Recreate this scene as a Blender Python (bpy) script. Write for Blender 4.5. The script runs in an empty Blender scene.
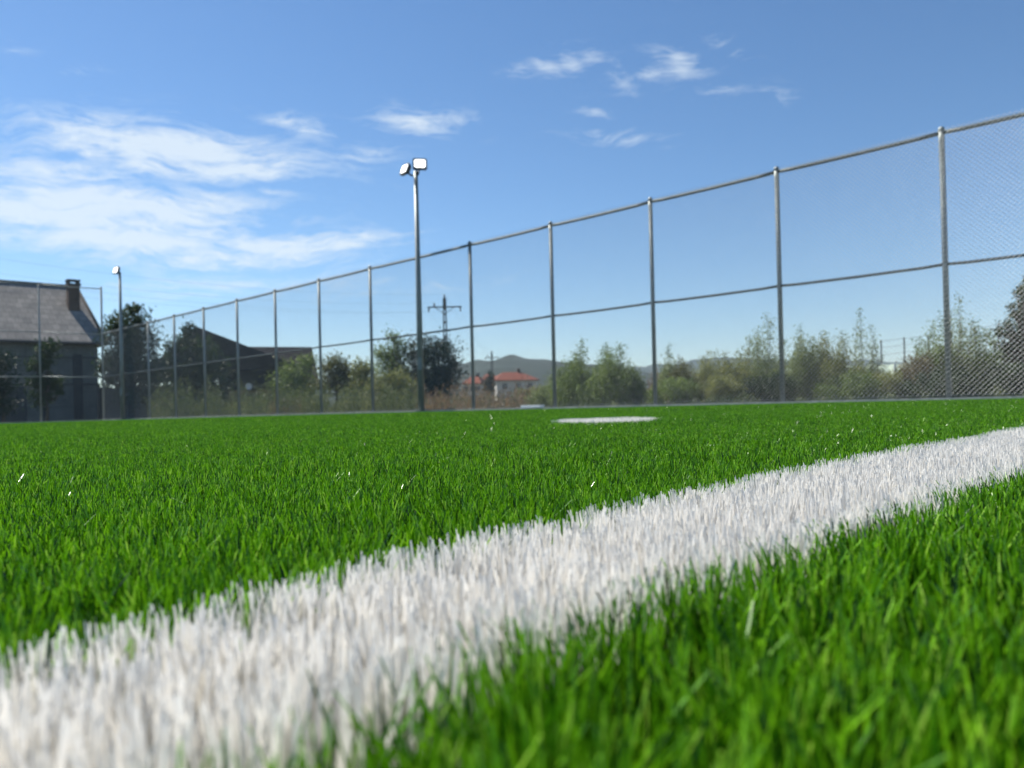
import bpy, math
import numpy as np
from mathutils import Vector, Matrix

rng = np.random.default_rng(7)
SC = bpy.context.scene
COL = SC.collection
RAD = math.radians

# ------------------------------------------------------------------ camera
F = 770.0                                   # focal length in pixels of a 1024 wide frame
CAM_Z = 0.092
PPY = 399.0                                 # the photograph is cropped: its optical axis lies a little below the centre
PITCH = math.atan((PPY - 404.5) / -F)
ROLL = math.atan(0.025)
fwd = np.array([0, math.cos(PITCH), math.sin(PITCH)])
up0 = np.array([0, -math.sin(PITCH), math.cos(PITCH)])
rt0 = np.array([1.0, 0, 0])
up = math.cos(ROLL) * up0 + math.sin(ROLL) * rt0
rt = math.cos(ROLL) * rt0 - math.sin(ROLL) * up0
CAM = np.array([0, 0, CAM_Z])


def ray(px, py):
    return fwd + rt * ((px - 512) / F) + up * ((PPY - py) / F)


def at(px, py, Y):
    """World point seen at a pixel, at distance Y along world +Y."""
    d = ray(px, py)
    return CAM + d * (Y / d[1])


def onplane(px, py, z):
    d = ray(px, py)
    return CAM + d * ((z - CAM_Z) / d[2])


def horizon(px):
    return 404.5 - 0.025 * (px - 512)


cam = bpy.data.cameras.new('camera')
camo = bpy.data.objects.new('camera', cam)
COL.objects.link(camo)
cam.sensor_width = 36
cam.lens = F / 1024 * 36
cam.shift_y = (PPY - 384) / 1024
cam.clip_start = 0.005
cam.clip_end = 20000
M = Matrix(((rt[0], up[0], -fwd[0], 0), (rt[1], up[1], -fwd[1], 0), (rt[2], up[2], -fwd[2], CAM_Z), (0, 0, 0, 1)))
camo.matrix_world = M
cam.dof.use_dof = True
cam.dof.focus_distance = 0.56
cam.dof.aperture_fstop = cam.lens / 2.0
cam.dof.aperture_blades = 0
SC.camera = camo

# ------------------------------------------------------------------ materials
MATS = {}


def newmat(name):
    m = bpy.data.materials.new(name)
    m.use_nodes = True
    nt = m.node_tree
    b = nt.nodes['Principled BSDF']
    return m, nt, b, nt.nodes['Material Output']


def nd(nt, typ, **kw):
    n = nt.nodes.new(typ)
    for k, v in kw.items():
        if k.startswith('i_'):
            key = k[2:].replace('_', ' ')
            n.inputs[int(key) if key.isdigit() else key].default_value = v
        else:
            setattr(n, k, v)
    return n


def ramp(nt, stops, fac):
    r = nd(nt, 'ShaderNodeValToRGB')
    el = r.color_ramp.elements
    while len(el) < len(stops):
        el.new(0.5)
    for e, (p, c) in zip(el, stops):
        e.position = p
        e.color = (*c, 1)
    nt.links.new(fac, r.inputs['Fac'])
    return r.outputs['Color']


def leafmat(name, stops, trans=0.35, rough=0.5, spec=0.4, tsat=1.0):
    """Leaf or fibre: reflecting face plus light passing through; colour from the per-leaf attribute 'tint'."""
    m, nt, b, out = newmat(name)
    a = nd(nt, 'ShaderNodeAttribute', attribute_name='tint')
    c = ramp(nt, stops, a.outputs['Fac'])
    nt.links.new(c, b.inputs['Base Color'])
    b.inputs['Roughness'].default_value = rough
    b.inputs['Specular IOR Level'].default_value = spec
    t = nd(nt, 'ShaderNodeBsdfTranslucent')
    nt.links.new(c, t.inputs['Color'])
    mx = nd(nt, 'ShaderNodeMixShader', i_Fac=trans)
    nt.links.new(b.outputs[0], mx.inputs[1])
    nt.links.new(t.outputs[0], mx.inputs[2])
    nt.links.new(mx.outputs[0], out.inputs['Surface'])
    return m


def plainmat(name, col, rough=0.6, metal=0.0, var=0.25, scale=6.0, spec=0.4, bump=0.0, stretch=(1, 1, 1)):
    m, nt, b, out = newmat(name)
    tc = nd(nt, 'ShaderNodeTexCoord')
    mp = nd(nt, 'ShaderNodeMapping', i_Scale=stretch)
    nt.links.new(tc.outputs['Object'], mp.inputs['Vector'])
    n = nd(nt, 'ShaderNodeTexNoise', i_Scale=scale, i_Detail=6.0, i_Roughness=0.65)
    nt.links.new(mp.outputs[0], n.inputs['Vector'])
    lo = tuple(x * (1 - var) for x in col)
    hi = tuple(min(1, x * (1 + var)) for x in col)
    c = ramp(nt, [(0.3, lo), (0.7, hi)], n.outputs['Fac'])
    nt.links.new(c, b.inputs['Base Color'])
    b.inputs['Roughness'].default_value = rough
    b.inputs['Metallic'].default_value = metal
    b.inputs['Specular IOR Level'].default_value = spec
    if bump:
        bp = nd(nt, 'ShaderNodeBump', i_Strength=bump, i_Distance=0.05)
        nt.links.new(n.outputs['Fac'], bp.inputs['Height'])
        nt.links.new(bp.outputs[0], b.inputs['Normal'])
    return m


def tilemat(name, cols, scale_u, scale_v, mortar=(0.05, 0.05, 0.05), rough=0.8, offset=0.5, axes='XZ', noise_scale=1.2):
    """Courses of tiles, bricks or boards from a brick texture on object coordinates."""
    m, nt, b, out = newmat(name)
    tc = nd(nt, 'ShaderNodeTexCoord')
    sp = nd(nt, 'ShaderNodeSeparateXYZ')
    nt.links.new(tc.outputs['Object'], sp.inputs[0])
    cb = nd(nt, 'ShaderNodeCombineXYZ')
    nt.links.new(sp.outputs[axes[0]], cb.inputs[0])
    nt.links.new(sp.outputs[axes[1]], cb.inputs[1])
    br = nd(nt, 'ShaderNodeTexBrick', offset=offset, i_Scale=1.0, i_Mortar_Size=0.012, i_Bias=0.0)
    br.inputs['Color1'].default_value = (*cols[0], 1)
    br.inputs['Color2'].default_value = (*cols[1], 1)
    br.inputs['Mortar'].default_value = (*mortar, 1)
    br.inputs['Brick Width'].default_value = scale_u
    br.inputs['Row Height'].default_value = scale_v
    nt.links.new(cb.outputs[0], br.inputs['Vector'])
    n = nd(nt, 'ShaderNodeTexNoise', i_Scale=noise_scale, i_Detail=6.0, i_Roughness=0.7)
    nt.links.new(tc.outputs['Object'], n.inputs['Vector'])
    mx = nd(nt, 'ShaderNodeMix', data_type='RGBA', blend_type='MULTIPLY')
    mx.inputs[0].default_value = 0.75
    g = ramp(nt, [(0.3, (0.6, 0.6, 0.62)), (0.7, (1.15, 1.12, 1.08))], n.outputs['Fac'])
    nt.links.new(br.outputs['Color'], mx.inputs[6])
    nt.links.new(g, mx.inputs[7])
    nt.links.new(mx.outputs[2], b.inputs['Base Color'])
    b.inputs['Roughness'].default_value = rough
    b.inputs['Specular IOR Level'].default_value = 0.12
    bp = nd(nt, 'ShaderNodeBump', i_Strength=0.5, i_Distance=0.02)
    nt.links.new(br.outputs['Fac'], bp.inputs['Height'])
    bp.invert = True
    nt.links.new(bp.outputs[0], b.inputs['Normal'])
    return m


MATS['turf'] = leafmat('turf_fibre', [(0.0, (0.005, 0.030, 0.002)), (0.4, (0.072, 0.235, 0.004)), (0.8, (0.215, 0.50, 0.012)), (1.0, (0.32, 0.56, 0.06))],
                       trans=0.32, rough=0.26, spec=0.42)
MATS['white'] = leafmat('white_fibre', [(0.0, (0.67, 0.65, 0.60)), (0.5, (0.82, 0.80, 0.75)), (1.0, (0.885, 0.87, 0.82))], trans=0.42, rough=0.4, spec=0.5)
MATS['infill'] = plainmat('dark_infill', (0.018, 0.03, 0.012), rough=0.95, var=0.6, scale=400, bump=0.6)
MATS['steel'] = plainmat('galvanised_steel', (0.27, 0.30, 0.29), rough=0.5, metal=0.35, var=0.18, scale=9)
MATS['rail_steel'] = plainmat('rail_steel', (0.15, 0.17, 0.16), rough=0.6, metal=0.2, var=0.2, scale=9)
MATS['wire'] = plainmat('galvanised_wire', (0.42, 0.44, 0.44), rough=0.42, metal=0.4, var=0.1, scale=3)
MATS['polesteel'] = plainmat('pole_steel', (0.25, 0.28, 0.265), rough=0.5, metal=0.35, var=0.15, scale=7)
MATS['casing'] = plainmat('lamp_casing', (0.05, 0.055, 0.06), rough=0.4, metal=0.3, var=0.15, scale=9)
MATS['concrete'] = plainmat('concrete', (0.46, 0.46, 0.42), rough=0.9, var=0.2, scale=5, bump=0.3)
MATS['oldconcrete'] = plainmat('weathered_concrete', (0.11, 0.11, 0.108), rough=0.9, var=0.3, scale=2.5, bump=0.3)
MATS['bark'] = plainmat('bark', (0.075, 0.06, 0.045), rough=0.95, var=0.4, scale=6, bump=0.6, stretch=(1, 1, 0.2))
MATS['twig'] = plainmat('grey_twig', (0.12, 0.11, 0.085), rough=0.9, var=0.3, scale=8)
MATS['soil'] = plainmat('dry_meadow', (0.13, 0.115, 0.06), rough=1.0, var=0.5, scale=0.15, bump=0.4)
MATS['white_plastic'] = plainmat('white_plastic', (0.8, 0.8, 0.78), rough=0.5, var=0.04, scale=5)
MATS['cable'] = plainmat('cable', (0.05, 0.05, 0.055), rough=0.6, var=0.1)
MATS['insulator'] = plainmat('insulator', (0.10, 0.06, 0.04), rough=0.3, var=0.1)


def emitmat():
    m, nt, b, out = newmat('lit_lens')
    tc = nd(nt, 'ShaderNodeTexCoord')
    v = nd(nt, 'ShaderNodeTexVoronoi', i_Scale=26.0)
    nt.links.new(tc.outputs['Object'], v.inputs['Vector'])
    c = ramp(nt, [(0.0, (1.0, 0.99, 0.93)), (0.6, (0.86, 0.88, 0.84))], v.outputs['Distance'])
    b.inputs['Base Color'].default_value = (0.8, 0.8, 0.78, 1)
    nt.links.new(c, b.inputs['Emission Color'])
    b.inputs['Emission Strength'].default_value = 2.2
    b.inputs['Roughness'].default_value = 0.2
    return m


MATS['lens'] = emitmat()


# ------------------------------------------------------------------ mesh helpers
class MB:
    """Collects vertices and faces of one mesh object."""

    def __init__(self):
        self.v, self.f, self.n = [], [], 0

    def add(self, verts, faces):
        b = self.n
        self.v.extend([tuple(map(float, p)) for p in verts])
        self.f.extend([tuple(i + b for i in fc) for fc in faces])
        self.n += len(verts)

    def box(self, c, s, rot=0.0, mat=None):
        x, y, z = s[0] / 2, s[1] / 2, s[2] / 2
        P = [(-x, -y, -z), (x, -y, -z), (x, y, -z), (-x, y, -z), (-x, -y, z), (x, -y, z), (x, y, z), (-x, y, z)]
        ca, sa = math.cos(rot), math.sin(rot)
        if mat is not None:
            P = [tuple(mat @ Vector(p)) for p in P]
        P = [(c[0] + p[0] * ca - p[1] * sa, c[1] + p[0] * sa + p[1] * ca, c[2] + p[2]) for p in P]
        self.add(P, [(0, 3, 2, 1), (4, 5, 6, 7), (0, 1, 5, 4), (1, 2, 6, 5), (2, 3, 7, 6), (3, 0, 4, 7)])

    def tube(self, pts, radii, n=8, cap=True):
        pts = [np.array(p, float) for p in pts]
        rings = []
        ref = None
        for i, p in enumerate(pts):
            a = pts[max(i - 1, 0)]
            c = pts[min(i + 1, len(pts) - 1)]
            t = c - a
            t = t / (np.linalg.norm(t) + 1e-12)
            if ref is None:
                ref = np.array([0, 0, 1.0]) if abs(t[2]) < 0.9 else np.array([1.0, 0, 0])
            u = np.cross(t, ref)
            u /= np.linalg.norm(u)
            w = np.cross(u, t)
            r = radii[i] if hasattr(radii, '__len__') else radii
            rings.append([p + r * (math.cos(2 * math.pi * k / n) * u + math.sin(2 * math.pi * k / n) * w) for k in range(n)])
        V = [q for rg in rings for q in rg]
        Fc = []
        for i in range(len(pts) - 1):
            for k in range(n):
                Fc.append((i * n + k, i * n + (k + 1) % n, (i + 1) * n + (k + 1) % n, (i + 1) * n + k))
        if cap:
            Fc.append(tuple(range(n))[::-1])
            Fc.append(tuple((len(pts) - 1) * n + k for k in range(n)))
        self.add(V, Fc)

    def poly(self, P):
        self.add(P, [tuple(range(len(P)))])

    def build(self, name, mat, parent=None, smooth=False):
        me = bpy.data.meshes.new(name)
        me.from_pydata(self.v, [], self.f)
        me.update()
        if smooth:
            me.polygons.foreach_set('use_smooth', [len(p.vertices) <= 4 for p in me.polygons])
        return link(name, me, mat, parent)


def link(name, me, mat, parent=None):
    o = bpy.data.objects.new(name, me)
    if mat is not None:
        me.materials.append(MATS[mat] if isinstance(mat, str) else mat)
    COL.objects.link(o)
    if parent is not None:
        o.parent = parent
    return o


def tag(o, label=None, cat=None, group=None, kind=None):
    if label: o['label'] = label
    if cat: o['category'] = cat
    if group: o['group'] = group
    if kind: o['kind'] = kind
    return o


def empty(name, loc, label, cat, group=None, rz=0.0):
    o = bpy.data.objects.new(name, None)
    o.empty_display_size = 0.1
    COL.objects.link(o)
    o.location = tuple(map(float, loc))
    o.rotation_euler = (0, 0, rz)
    return tag(o, label, cat, group)


def fastmesh(name, V, quads, tint=None, tris=None):
    """Mesh from numpy arrays: V (n,3), quads (m,4), optional tris (k,3), tint per vertex."""
    me = bpy.data.meshes.new(name)
    nq = len(quads)
    ntr = 0 if tris is None else len(tris)
    me.vertices.add(len(V))
    me.vertices.foreach_set('co', np.ascontiguousarray(V, np.float32).ravel())
    loops = quads.ravel() if ntr == 0 else np.concatenate([quads.ravel(), tris.ravel()])
    me.loops.add(len(loops))
    me.loops.foreach_set('vertex_index', loops.astype(np.int32))
    me.polygons.add(nq + ntr)
    starts = np.concatenate([np.arange(nq) * 4, nq * 4 + np.arange(ntr) * 3]).astype(np.int32)
    me.polygons.foreach_set('loop_start', starts)
    me.polygons.foreach_set('use_smooth', np.zeros(nq + ntr, bool))
    if tint is not None:
        a = me.attributes.new('tint', 'FLOAT', 'POINT')
        a.data.foreach_set('value', np.ascontiguousarray(tint, np.float32))
    me.update(calc_edges=True)
    return me


def vnoise(x, y, seed=0):
    """Smooth value noise on arrays."""
    def h(i, j):
        s = np.sin(i * 127.1 + j * 311.7 + seed * 74.7) * 43758.5453
        return s - np.floor(s)
    xi, yi = np.floor(x), np.floor(y)
    fx, fy = x - xi, y - yi
    fx = fx * fx * (3 - 2 * fx)
    fy = fy * fy * (3 - 2 * fy)
    return (h(xi, yi) * (1 - fx) + h(xi + 1, yi) * fx) * (1 - fy) + (h(xi, yi + 1) * (1 - fx) + h(xi + 1, yi + 1) * fx) * fy


# ------------------------------------------------------------------ layout of the pitch
TIP = 0.042                                        # pile height


def g(x, y):
    """Drainage fall of the pitch."""
    r = np.hypot(x, y)
    return -0.005 * np.maximum(0, r - 6) - 0.002 * np.maximum(0, -x - 4)


# side fence: base of the post at pixel 948, running towards the vanishing point at pixel -329
hv = ray(-300, horizon(-300))
FD = np.array([hv[0], hv[1]]) / math.hypot(hv[0], hv[1])          # direction along the side fence, away
FN = np.array([-FD[1], FD[0]])                                    # towards the pitch
if FN[1] > 0: FN = -FN
P0 = at(949, horizon(949), 11.42)[:2]
S = 2.55


def fence_pt(s):
    p = P0 + FD * s
    return np.array([p[0], p[1], float(g(p[0], p[1]))])


POSTS_S = [-3 * S, -2 * S, -S, 0, S, 2 * S, 3 * S, 4 * S, 4 * S + 1.57 * S]
for k in range(1, 7): POSTS_S.append(4 * S + 1.57 * S + k * S)
POLE1_S = 4 * S + 0.695 * S
POLE2_S = POSTS_S[-1] + 1.0 * S
CORNER_S = POLE2_S + 1.06 * S
POSTS_S = POSTS_S
CORNER = fence_pt(CORNER_S)
BD = np.array([-0.735, -0.678]); BD /= np.linalg.norm(BD)          # direction of the back fence from the corner


# ------------------------------------------------------------------ ground, pitch and kerb
def sheet(name, poly, z, mat):
    mb = MB()
    mb.poly([(p[0], p[1], z) for p in poly])
    return mb.build(name, mat)


ring = [(6000 * math.cos(a), 6000 * math.sin(a)) for a in np.linspace(0, 2 * math.pi, 96, endpoint=False)]
tag(sheet('ground', ring, -0.34, 'soil'), 'dry meadow ground stretching to the hills', kind='structure')

A = fence_pt(CORNER_S)[:2]
B = fence_pt(-12.0)[:2]
NB = np.array([BD[0], BD[1]])
C1 = B + FN * 26
D1 = A + NB * 26


def inside_pitch(x, y, pad=0.0):
    dx, dy = x - P0[0], y - P0[1]
    dn = dx * FN[0] + dy * FN[1]
    nb = np.array([BD[1], -BD[0]])
    if nb @ (np.array([0, 0]) - A) < 0: nb = -nb
    db = (x - A[0]) * nb[0] + (y - A[1]) * nb[1]
    return (dn > 0.12 + pad) & (db > 0.12 + pad)


def grid_sheet(name, mat, rmin, rmax, zoff, nr, na, a0, a1):
    rr = np.geomspace(rmin, rmax, nr)
    aa = np.linspace(a0, a1, na)
    R_, A_ = np.meshgrid(rr, aa, indexing='ij')
    X, Y = R_ * np.sin(A_), R_ * np.cos(A_)
    Z = g(X, Y) + zoff
    V = np.stack([X, Y, Z], -1).reshape(-1, 3)
    idx = np.arange(nr * na).reshape(nr, na)
    Q = np.stack([idx[:-1, :-1], idx[:-1, 1:], idx[1:, 1:], idx[1:, :-1]], -1).reshape(-1, 4)
    c = V[Q].mean(1)
    Q = Q[inside_pitch(c[:, 0], c[:, 1], -0.08)]
    return link(name, fastmesh(name, V, Q), mat)


tag(grid_sheet('pitch', 'infill', 0.004, 42, 0.0, 150, 361, -math.pi, math.pi), 'dark infill under the artificial turf of the sports pitch', kind='structure')


# white line: edges traced on the plane of the fibre tips, then continued straight
def tipline(pts):
    return np.array([onplane(px, py, TIP)[:2] for px, py in pts])


far_e = tipline([(0, 643), (170, 602), (340, 562), (512, 524.5), (684, 489), (850, 455.5), (1024, 426)])
near_e = tipline([(195, 752), (338, 692), (538, 622), (664, 576), (842, 524), (1024, 466)])


def extend(e, back, fore):
    d0 = e[0] - e[1]; d0 /= np.linalg.norm(d0)
    # beyond the frame the line runs square to the side fence
    d1 = -FN
    return np.vstack([e[0] + d0 * back, e, e[-1] + d1 * fore])


far_e = extend(far_e, 3.0, 14.0)
near_e = extend(near_e, 3.0, 14.0)


def side(e, x, y):
    """Signed: positive when (x,y) lies nearer/right of the polyline (clockwise side)."""
    best = np.full(x.shape, 1e9)
    sg = np.zeros(x.shape)
    for a, b in zip(e[:-1], e[1:]):
        d = b - a
        L2 = d @ d
        t = np.clip(((x - a[0]) * d[0] + (y - a[1]) * d[1]) / L2, 0, 1)
        qx, qy = a[0] + t * d[0], a[1] + t * d[1]
        dist = (x - qx) ** 2 + (y - qy) ** 2
        cr = d[0] * (y - a[1]) - d[1] * (x - a[0])
        m = dist < best
        best[m] = dist[m]
        sg[m] = -np.sign(cr[m]) * np.sqrt(dist[m])
    return sg


# dash of white turf further out
sp_l = onplane(551, 422.0, TIP)[:2]
sp_r = onplane(660, 417.2, TIP)[:2]


def is_spot(x, y):
    c = (sp_l + sp_r) / 2
    u = x - c[0] + 0.014
    v = y - c[1] - 0.25 * u
    return (u / 0.150) ** 2 + (v / 0.20) ** 2 < 1


def is_line(x, y):
    return (side(far_e, x, y) > 0) & (side(near_e, x, y) < 0)


# ------------------------------------------------------------------ turf fibres
def fibres(P, h, w, nseg, lean, bend, tint, th):
    N = len(P)
    ld = np.stack([np.cos(th), np.sin(th)], -1)
    wa = rng.uniform(0, math.pi, N)
    wd = np.stack([np.cos(wa), np.sin(wa), np.zeros(N)], -1)
    ts = np.linspace(0, 1, nseg + 1)
    prof = np.interp(ts, [0, 0.6, 0.88, 1.0], [1.0, 1.0, 0.8, 0.34])
    V = np.zeros((N, (nseg + 1) * 2, 3), np.float32)
    for k, t in enumerate(ts):
        off = h * (lean * t + bend * t * t)
        z = h * t * np.sqrt(np.maximum(0.3, 1 - (lean + bend * t) ** 2)) / np.sqrt(np.maximum(0.3, 1 - (lean + bend) ** 2))
        c = np.stack([P[:, 0] + ld[:, 0] * off, P[:, 1] + ld[:, 1] * off, P[:, 2] + z], -1)
        hw = (w * prof[k] / 2)[:, None]
        V[:, 2 * k] = c - wd * hw
        V[:, 2 * k + 1] = c + wd * hw
    base = (np.arange(N) * (nseg + 1) * 2)[:, None]
    Q = np.concatenate([base + np.array([[2 * k, 2 * k + 1, 2 * k + 3, 2 * k + 2]]) for k in range(nseg)], 1).reshape(-1, 4)
    T = np.repeat(tint, (nseg + 1) * 2)
    return V.reshape(-1, 3), Q, T


def scatter(r0, r1, half, dens, per_tuft, spread, centre=0.0):
    """Points in a ring sector, gathered in tufts."""
    area = half * (r1 ** 2 - r0 ** 2)
    nt = int(area * dens / per_tuft)
    r = np.sqrt(rng.uniform(r0 ** 2, r1 ** 2, nt))
    a = rng.uniform(-half, half, nt) + centre
    tx, ty = r * np.sin(a), r * np.cos(a)
    x = np.repeat(tx, per_tuft) + rng.normal(0, spread, nt * per_tuft)
    y = np.repeat(ty, per_tuft) + rng.normal(0, spread, nt * per_tuft)
    tt = np.repeat(rng.uniform(0, 1, nt), per_tuft)
    th = np.arctan2(y - np.repeat(ty, per_tuft), x - np.repeat(tx, per_tuft)) + rng.normal(0, 0.7, nt * per_tuft)
    return x, y, tt, th


green, white, spot = [], [], []
BANDS = [  # r0, r1, half angle, centre, density, per tuft, spread, segments, width, height jitter
    (0.02, 0.60, RAD(100), 0, 185000, 9, 0.0017, 4, 0.00115),
    (0.02, 1.20, RAD(80), math.pi, 30000, 8, 0.003, 3, 0.0016),
    (0.60, 1.50, RAD(78), 0, 115000, 9, 0.0017, 3, 0.0013),
    (1.50, 4.00, RAD(66), 0, 42000, 8, 0.0024, 2, 0.0017),
    (4.00, 12.0, RAD(60), 0, 4200, 5, 0.004, 2, 0.0034),
    (12.0, 42.0, RAD(60), -0.25, 320, 2, 0.01, 1, 0.0085),
]
for (r0, r1, half, cen, dens, pt, spread, nseg, wid) in BANDS:
    x, y, tt, th = scatter(r0, r1, half, dens, pt, spread, cen)
    k = inside_pitch(x, y)
    x, y, tt, th = x[k], y[k], tt[k], th[k]
    N = len(x)
    patch = vnoise(x * 7, y * 7, 1) * 0.6 + vnoise(x * 31, y * 31, 2) * 0.4
    h = TIP * (0.995 + 0.035 * (patch - 0.5) * 2 + rng.normal(0, 0.019, N)) * np.where(rng.random(N) < 0.15, 0.85, 1.0)
    if r0 >= 12: h *= 0.97
    w = wid * rng.uniform(0.7, 1.25, N)
    lean = np.abs(rng.normal(0.06, 0.125, N)).clip(0, 0.42)
    bend = np.abs(rng.normal(0.02, 0.16, N)).clip(0, 0.42)
    odd = (rng.random(N) < 0.07)
    lean = np.where(odd, lean + rng.uniform(0.08, 0.28, N), lean)
    tint = np.clip(0.42 + 0.30 * (tt - 0.5) + rng.normal(0, 0.28, N) + np.where(rng.random(N) < 0.14, 0.28, 0), 0, 1)
    P = np.stack([x, y, g(x, y)], -1)
    ln = is_line(x, y)
    sp = is_spot(x, y) & (r0 >= 1.5)
    # fibres lean a little over the border and stray stitches of the other colour
    stray = rng.random(N) < 0.012
    near_line = (np.abs(side(near_e, x, y)) < 0.006) if r0 < 2 else np.zeros(N, bool)
    ln = np.where(near_line & stray, ~ln, ln)
    for m, store in ((ln, white), (sp & ~ln, spot), (~ln & ~sp, green)):
        if m.any():
            hh = h[m]
            if store is spot: hh = hh * 1.06
            store.append(fibres(P[m], hh, w[m] * (1.25 if store is white else 1.0), nseg, lean[m] * (0.5 if store is white else 1), bend[m] * (0.5 if store is white else 1), tint[m], th[m]))


def join_fibres(name, parts, mat):
    V, Q, T, b = [], [], [], 0
    for v, q, t in parts:
        V.append(v); Q.append(q + b); T.append(t); b += len(v)
    return link(name, fastmesh(name, np.concatenate(V), np.concatenate(Q), np.concatenate(T)), mat)


tag(join_fibres('turf_grass', green, 'turf'), 'dense bright green artificial grass covering the pitch', 'grass', kind='stuff')
tag(join_fibres('white_line', white, 'white'), 'broad white line of turf fibres running across the pitch', kind='structure')
tag(join_fibres('white_marking', spot, 'white'), 'short white mark of turf fibres further out on the pitch', kind='structure')

# kerb under both fences
mb = MB()


def kerb_run(mb, a, b, n, w, ztop):
    for i in range(n):
        p = a + (b - a) * (i / n)
        q = a + (b - a) * ((i + 0.994) / n)
        c = (p + q) / 2
        L = np.linalg.norm(q - p)
        zc = float(g(c[0], c[1]))
        mb.box((c[0], c[1], zc + ztop / 2 - 0.13), (L, w, ztop + 0.26), math.atan2(b[1] - a[1], b[0] - a[0]))


kerb_run(mb, B, A, 46, 0.12, 0.070)
kerb_run(mb, A + BD * 0.07, A + BD * 14, 14, 0.12, 0.070)
tag(mb.build('kerb', 'concrete'), 'pale concrete kerb along the foot of the fences', kind='structure')


# ------------------------------------------------------------------ fences
def wire_panel(p, q, z0, z1, off, name, parent, pitch=0.072, r=0.0020, clipz=None):
    """Chain link between two points: wires running up both ways, clipped to the bay."""
    d = q - p
    L = np.linalg.norm(d)
    u = d / L
    nrm = np.array([-u[1], u[0]])
    H = z1 - z0
    V, Q = [], []
    b = 0
    for sgn, o2 in ((1, off), (-1, off + 0.003 * np.sign(off))):
        k0 = -H if sgn > 0 else 0
        cs = np.arange(k0 + 0.01, L + (0 if sgn > 0 else H), pitch)
        for c in cs:
            # x = c + sgn*t , z = t
            t0, t1 = 0.0, H
            if sgn > 0:
                t0, t1 = max(t0, -c), min(t1, L - c)
            else:
                t0, t1 = max(t0, c - L), min(t1, c)
            if t1 - t0 < 0.02: continue
            ends = []
            for t in (t0, t1):
                x = c + sgn * t
                ends.append(np.array([p[0] + u[0] * x + nrm[0] * o2, p[1] + u[1] * x + nrm[1] * o2, z0 + t]))
            ax = np.array([u[0] * sgn, u[1] * sgn, 1.0]) / math.sqrt(2)
            e1 = np.array([nrm[0], nrm[1], 0])
            e2 = np.cross(ax, e1)
            for e in ends:
                for a in (0.3, 2.394, 4.489):
                    V.append(e + r * (math.cos(a) * e1 + math.sin(a) * e2))
            for j in range(3):
                Q.append((b + j, b + (j + 1) % 3, b + 3 + (j + 1) % 3, b + 3 + j))
            b += 6
    return link(name, fastmesh(name, np.array(V), np.array(Q)), 'wire', parent)


def capped_post(mb, base, z1, r, n=12):
    b = np.array(base, float)
    mb.tube([b, (b[0], b[1], z1)], r, n)
    mb.tube([(b[0], b[1], z1 + 0.001), (b[0], b[1], z1 + 0.03), (b[0], b[1], z1 + 0.055), (b[0], b[1], z1 + 0.065)], [r + 0.006, r + 0.006, r * 0.75, r * 0.2], n)


H1 = 4.035
side_fence = empty('mesh_fence', fence_pt(0), 'tall grey wire mesh fence with steel posts along the long side of the pitch', 'fence')
ORG = fence_pt(0)


def loc(p):
    return np.array(p, float) - ORG


allS = POSTS_S
zt = ORG[2] + H1


def ztop(s):
    return fence_pt(s)[2] + H1


for s in allS:
    p = fence_pt(s)
    mb = MB()
    b = loc(p); b[2] -= 0.1
    capped_post(mb, b, b[2] + 0.1 + H1, 0.041)
    mb.build('post', 'steel', side_fence, True)
bays = list(zip(allS[:-1], allS[1:])) + [(allS[-1], POLE2_S), (POLE2_S, CORNER_S)]
railpts = allS + [POLE2_S, CORNER_S]
for nm, hh, rr in (('top_rail', H1 - 0.03, 0.029), ('middle_rail', H1 / 2 + 0.03, 0.023)):
    for s0, s1 in bays:
        mb = MB()
        p, q = loc(fence_pt(s0)), loc(fence_pt(s1))
        p[2] += hh; q[2] += hh
        u = (q - p) / np.linalg.norm(q - p)
        sag = np.array([0, 0, -0.012])
        pts = [p + u * 0.03, p + (q - p) * 0.12 + sag, p + (q - p) * 0.5 + sag * 1.4, p + (q - p) * 0.88 + sag, q - u * 0.03]
        mb.tube(pts, rr, 10)
        mb.build(nm, 'rail_steel', side_fence, True)
mb = MB()
for s0, s1 in bays:
    p, q = loc(fence_pt(s0)), loc(fence_pt(s1))
    wire_panel(p[:2], q[:2], (p[2] + q[2]) / 2 + 0.09, (p[2] + q[2]) / 2 + H1 + 0.02, 0.050 if np.dot(np.array([-(q - p)[1], (q - p)[0]]), FN) > 0 else -0.050, 'wire_mesh', side_fence)
# tension wires
for hh in (0.10, 4.015):
    mb = MB()
    pts = [loc(fence_pt(s)) + np.array([FN[0] * 0.054, FN[1] * 0.054, hh]) for s in railpts]
    mb.tube(pts, 0.0024, 5)
    mb.build('tension_wire', 'wire', side_fence)

H2 = 6.1
back_fence = empty('mesh_fence', CORNER, 'higher wire mesh fence with three rails in front of the barn', 'fence')
back_posts = [np.array([CORNER[0] + BD[0] * 2.5 * k, CORNER[1] + BD[1] * 2.5 * k, 0]) for k in range(5)]
for p in back_posts:
    p[2] = float(g(p[0], p[1]))
for i, p in enumerate(back_posts):
    mb = MB()
    b = p - CORNER; b[2] -= 0.1
    capped_post(mb, b, b[2] + 0.1 + H2, 0.042 if i == 0 else 0.033)
    mb.build('post', 'steel', back_fence, True)
for nm, hh, rr in (('top_rail', H2 - 0.03, 0.024), ('upper_rail', 3.98, 0.02), ('lower_rail', 2.03, 0.024)):
    for p, q in zip(back_posts[:-1], back_posts[1:]):
        mb = MB()
        a, c = p - CORNER, q - CORNER
        a[2] += hh; c[2] += hh
        u = (c - a) / np.linalg.norm(c - a)
        mb.tube([a + u * 0.03, (a + c) / 2 + np.array([0, 0, -0.015]), c - u * 0.03], rr, 10)
        mb.build(nm, 'steel', back_fence, True)
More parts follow.
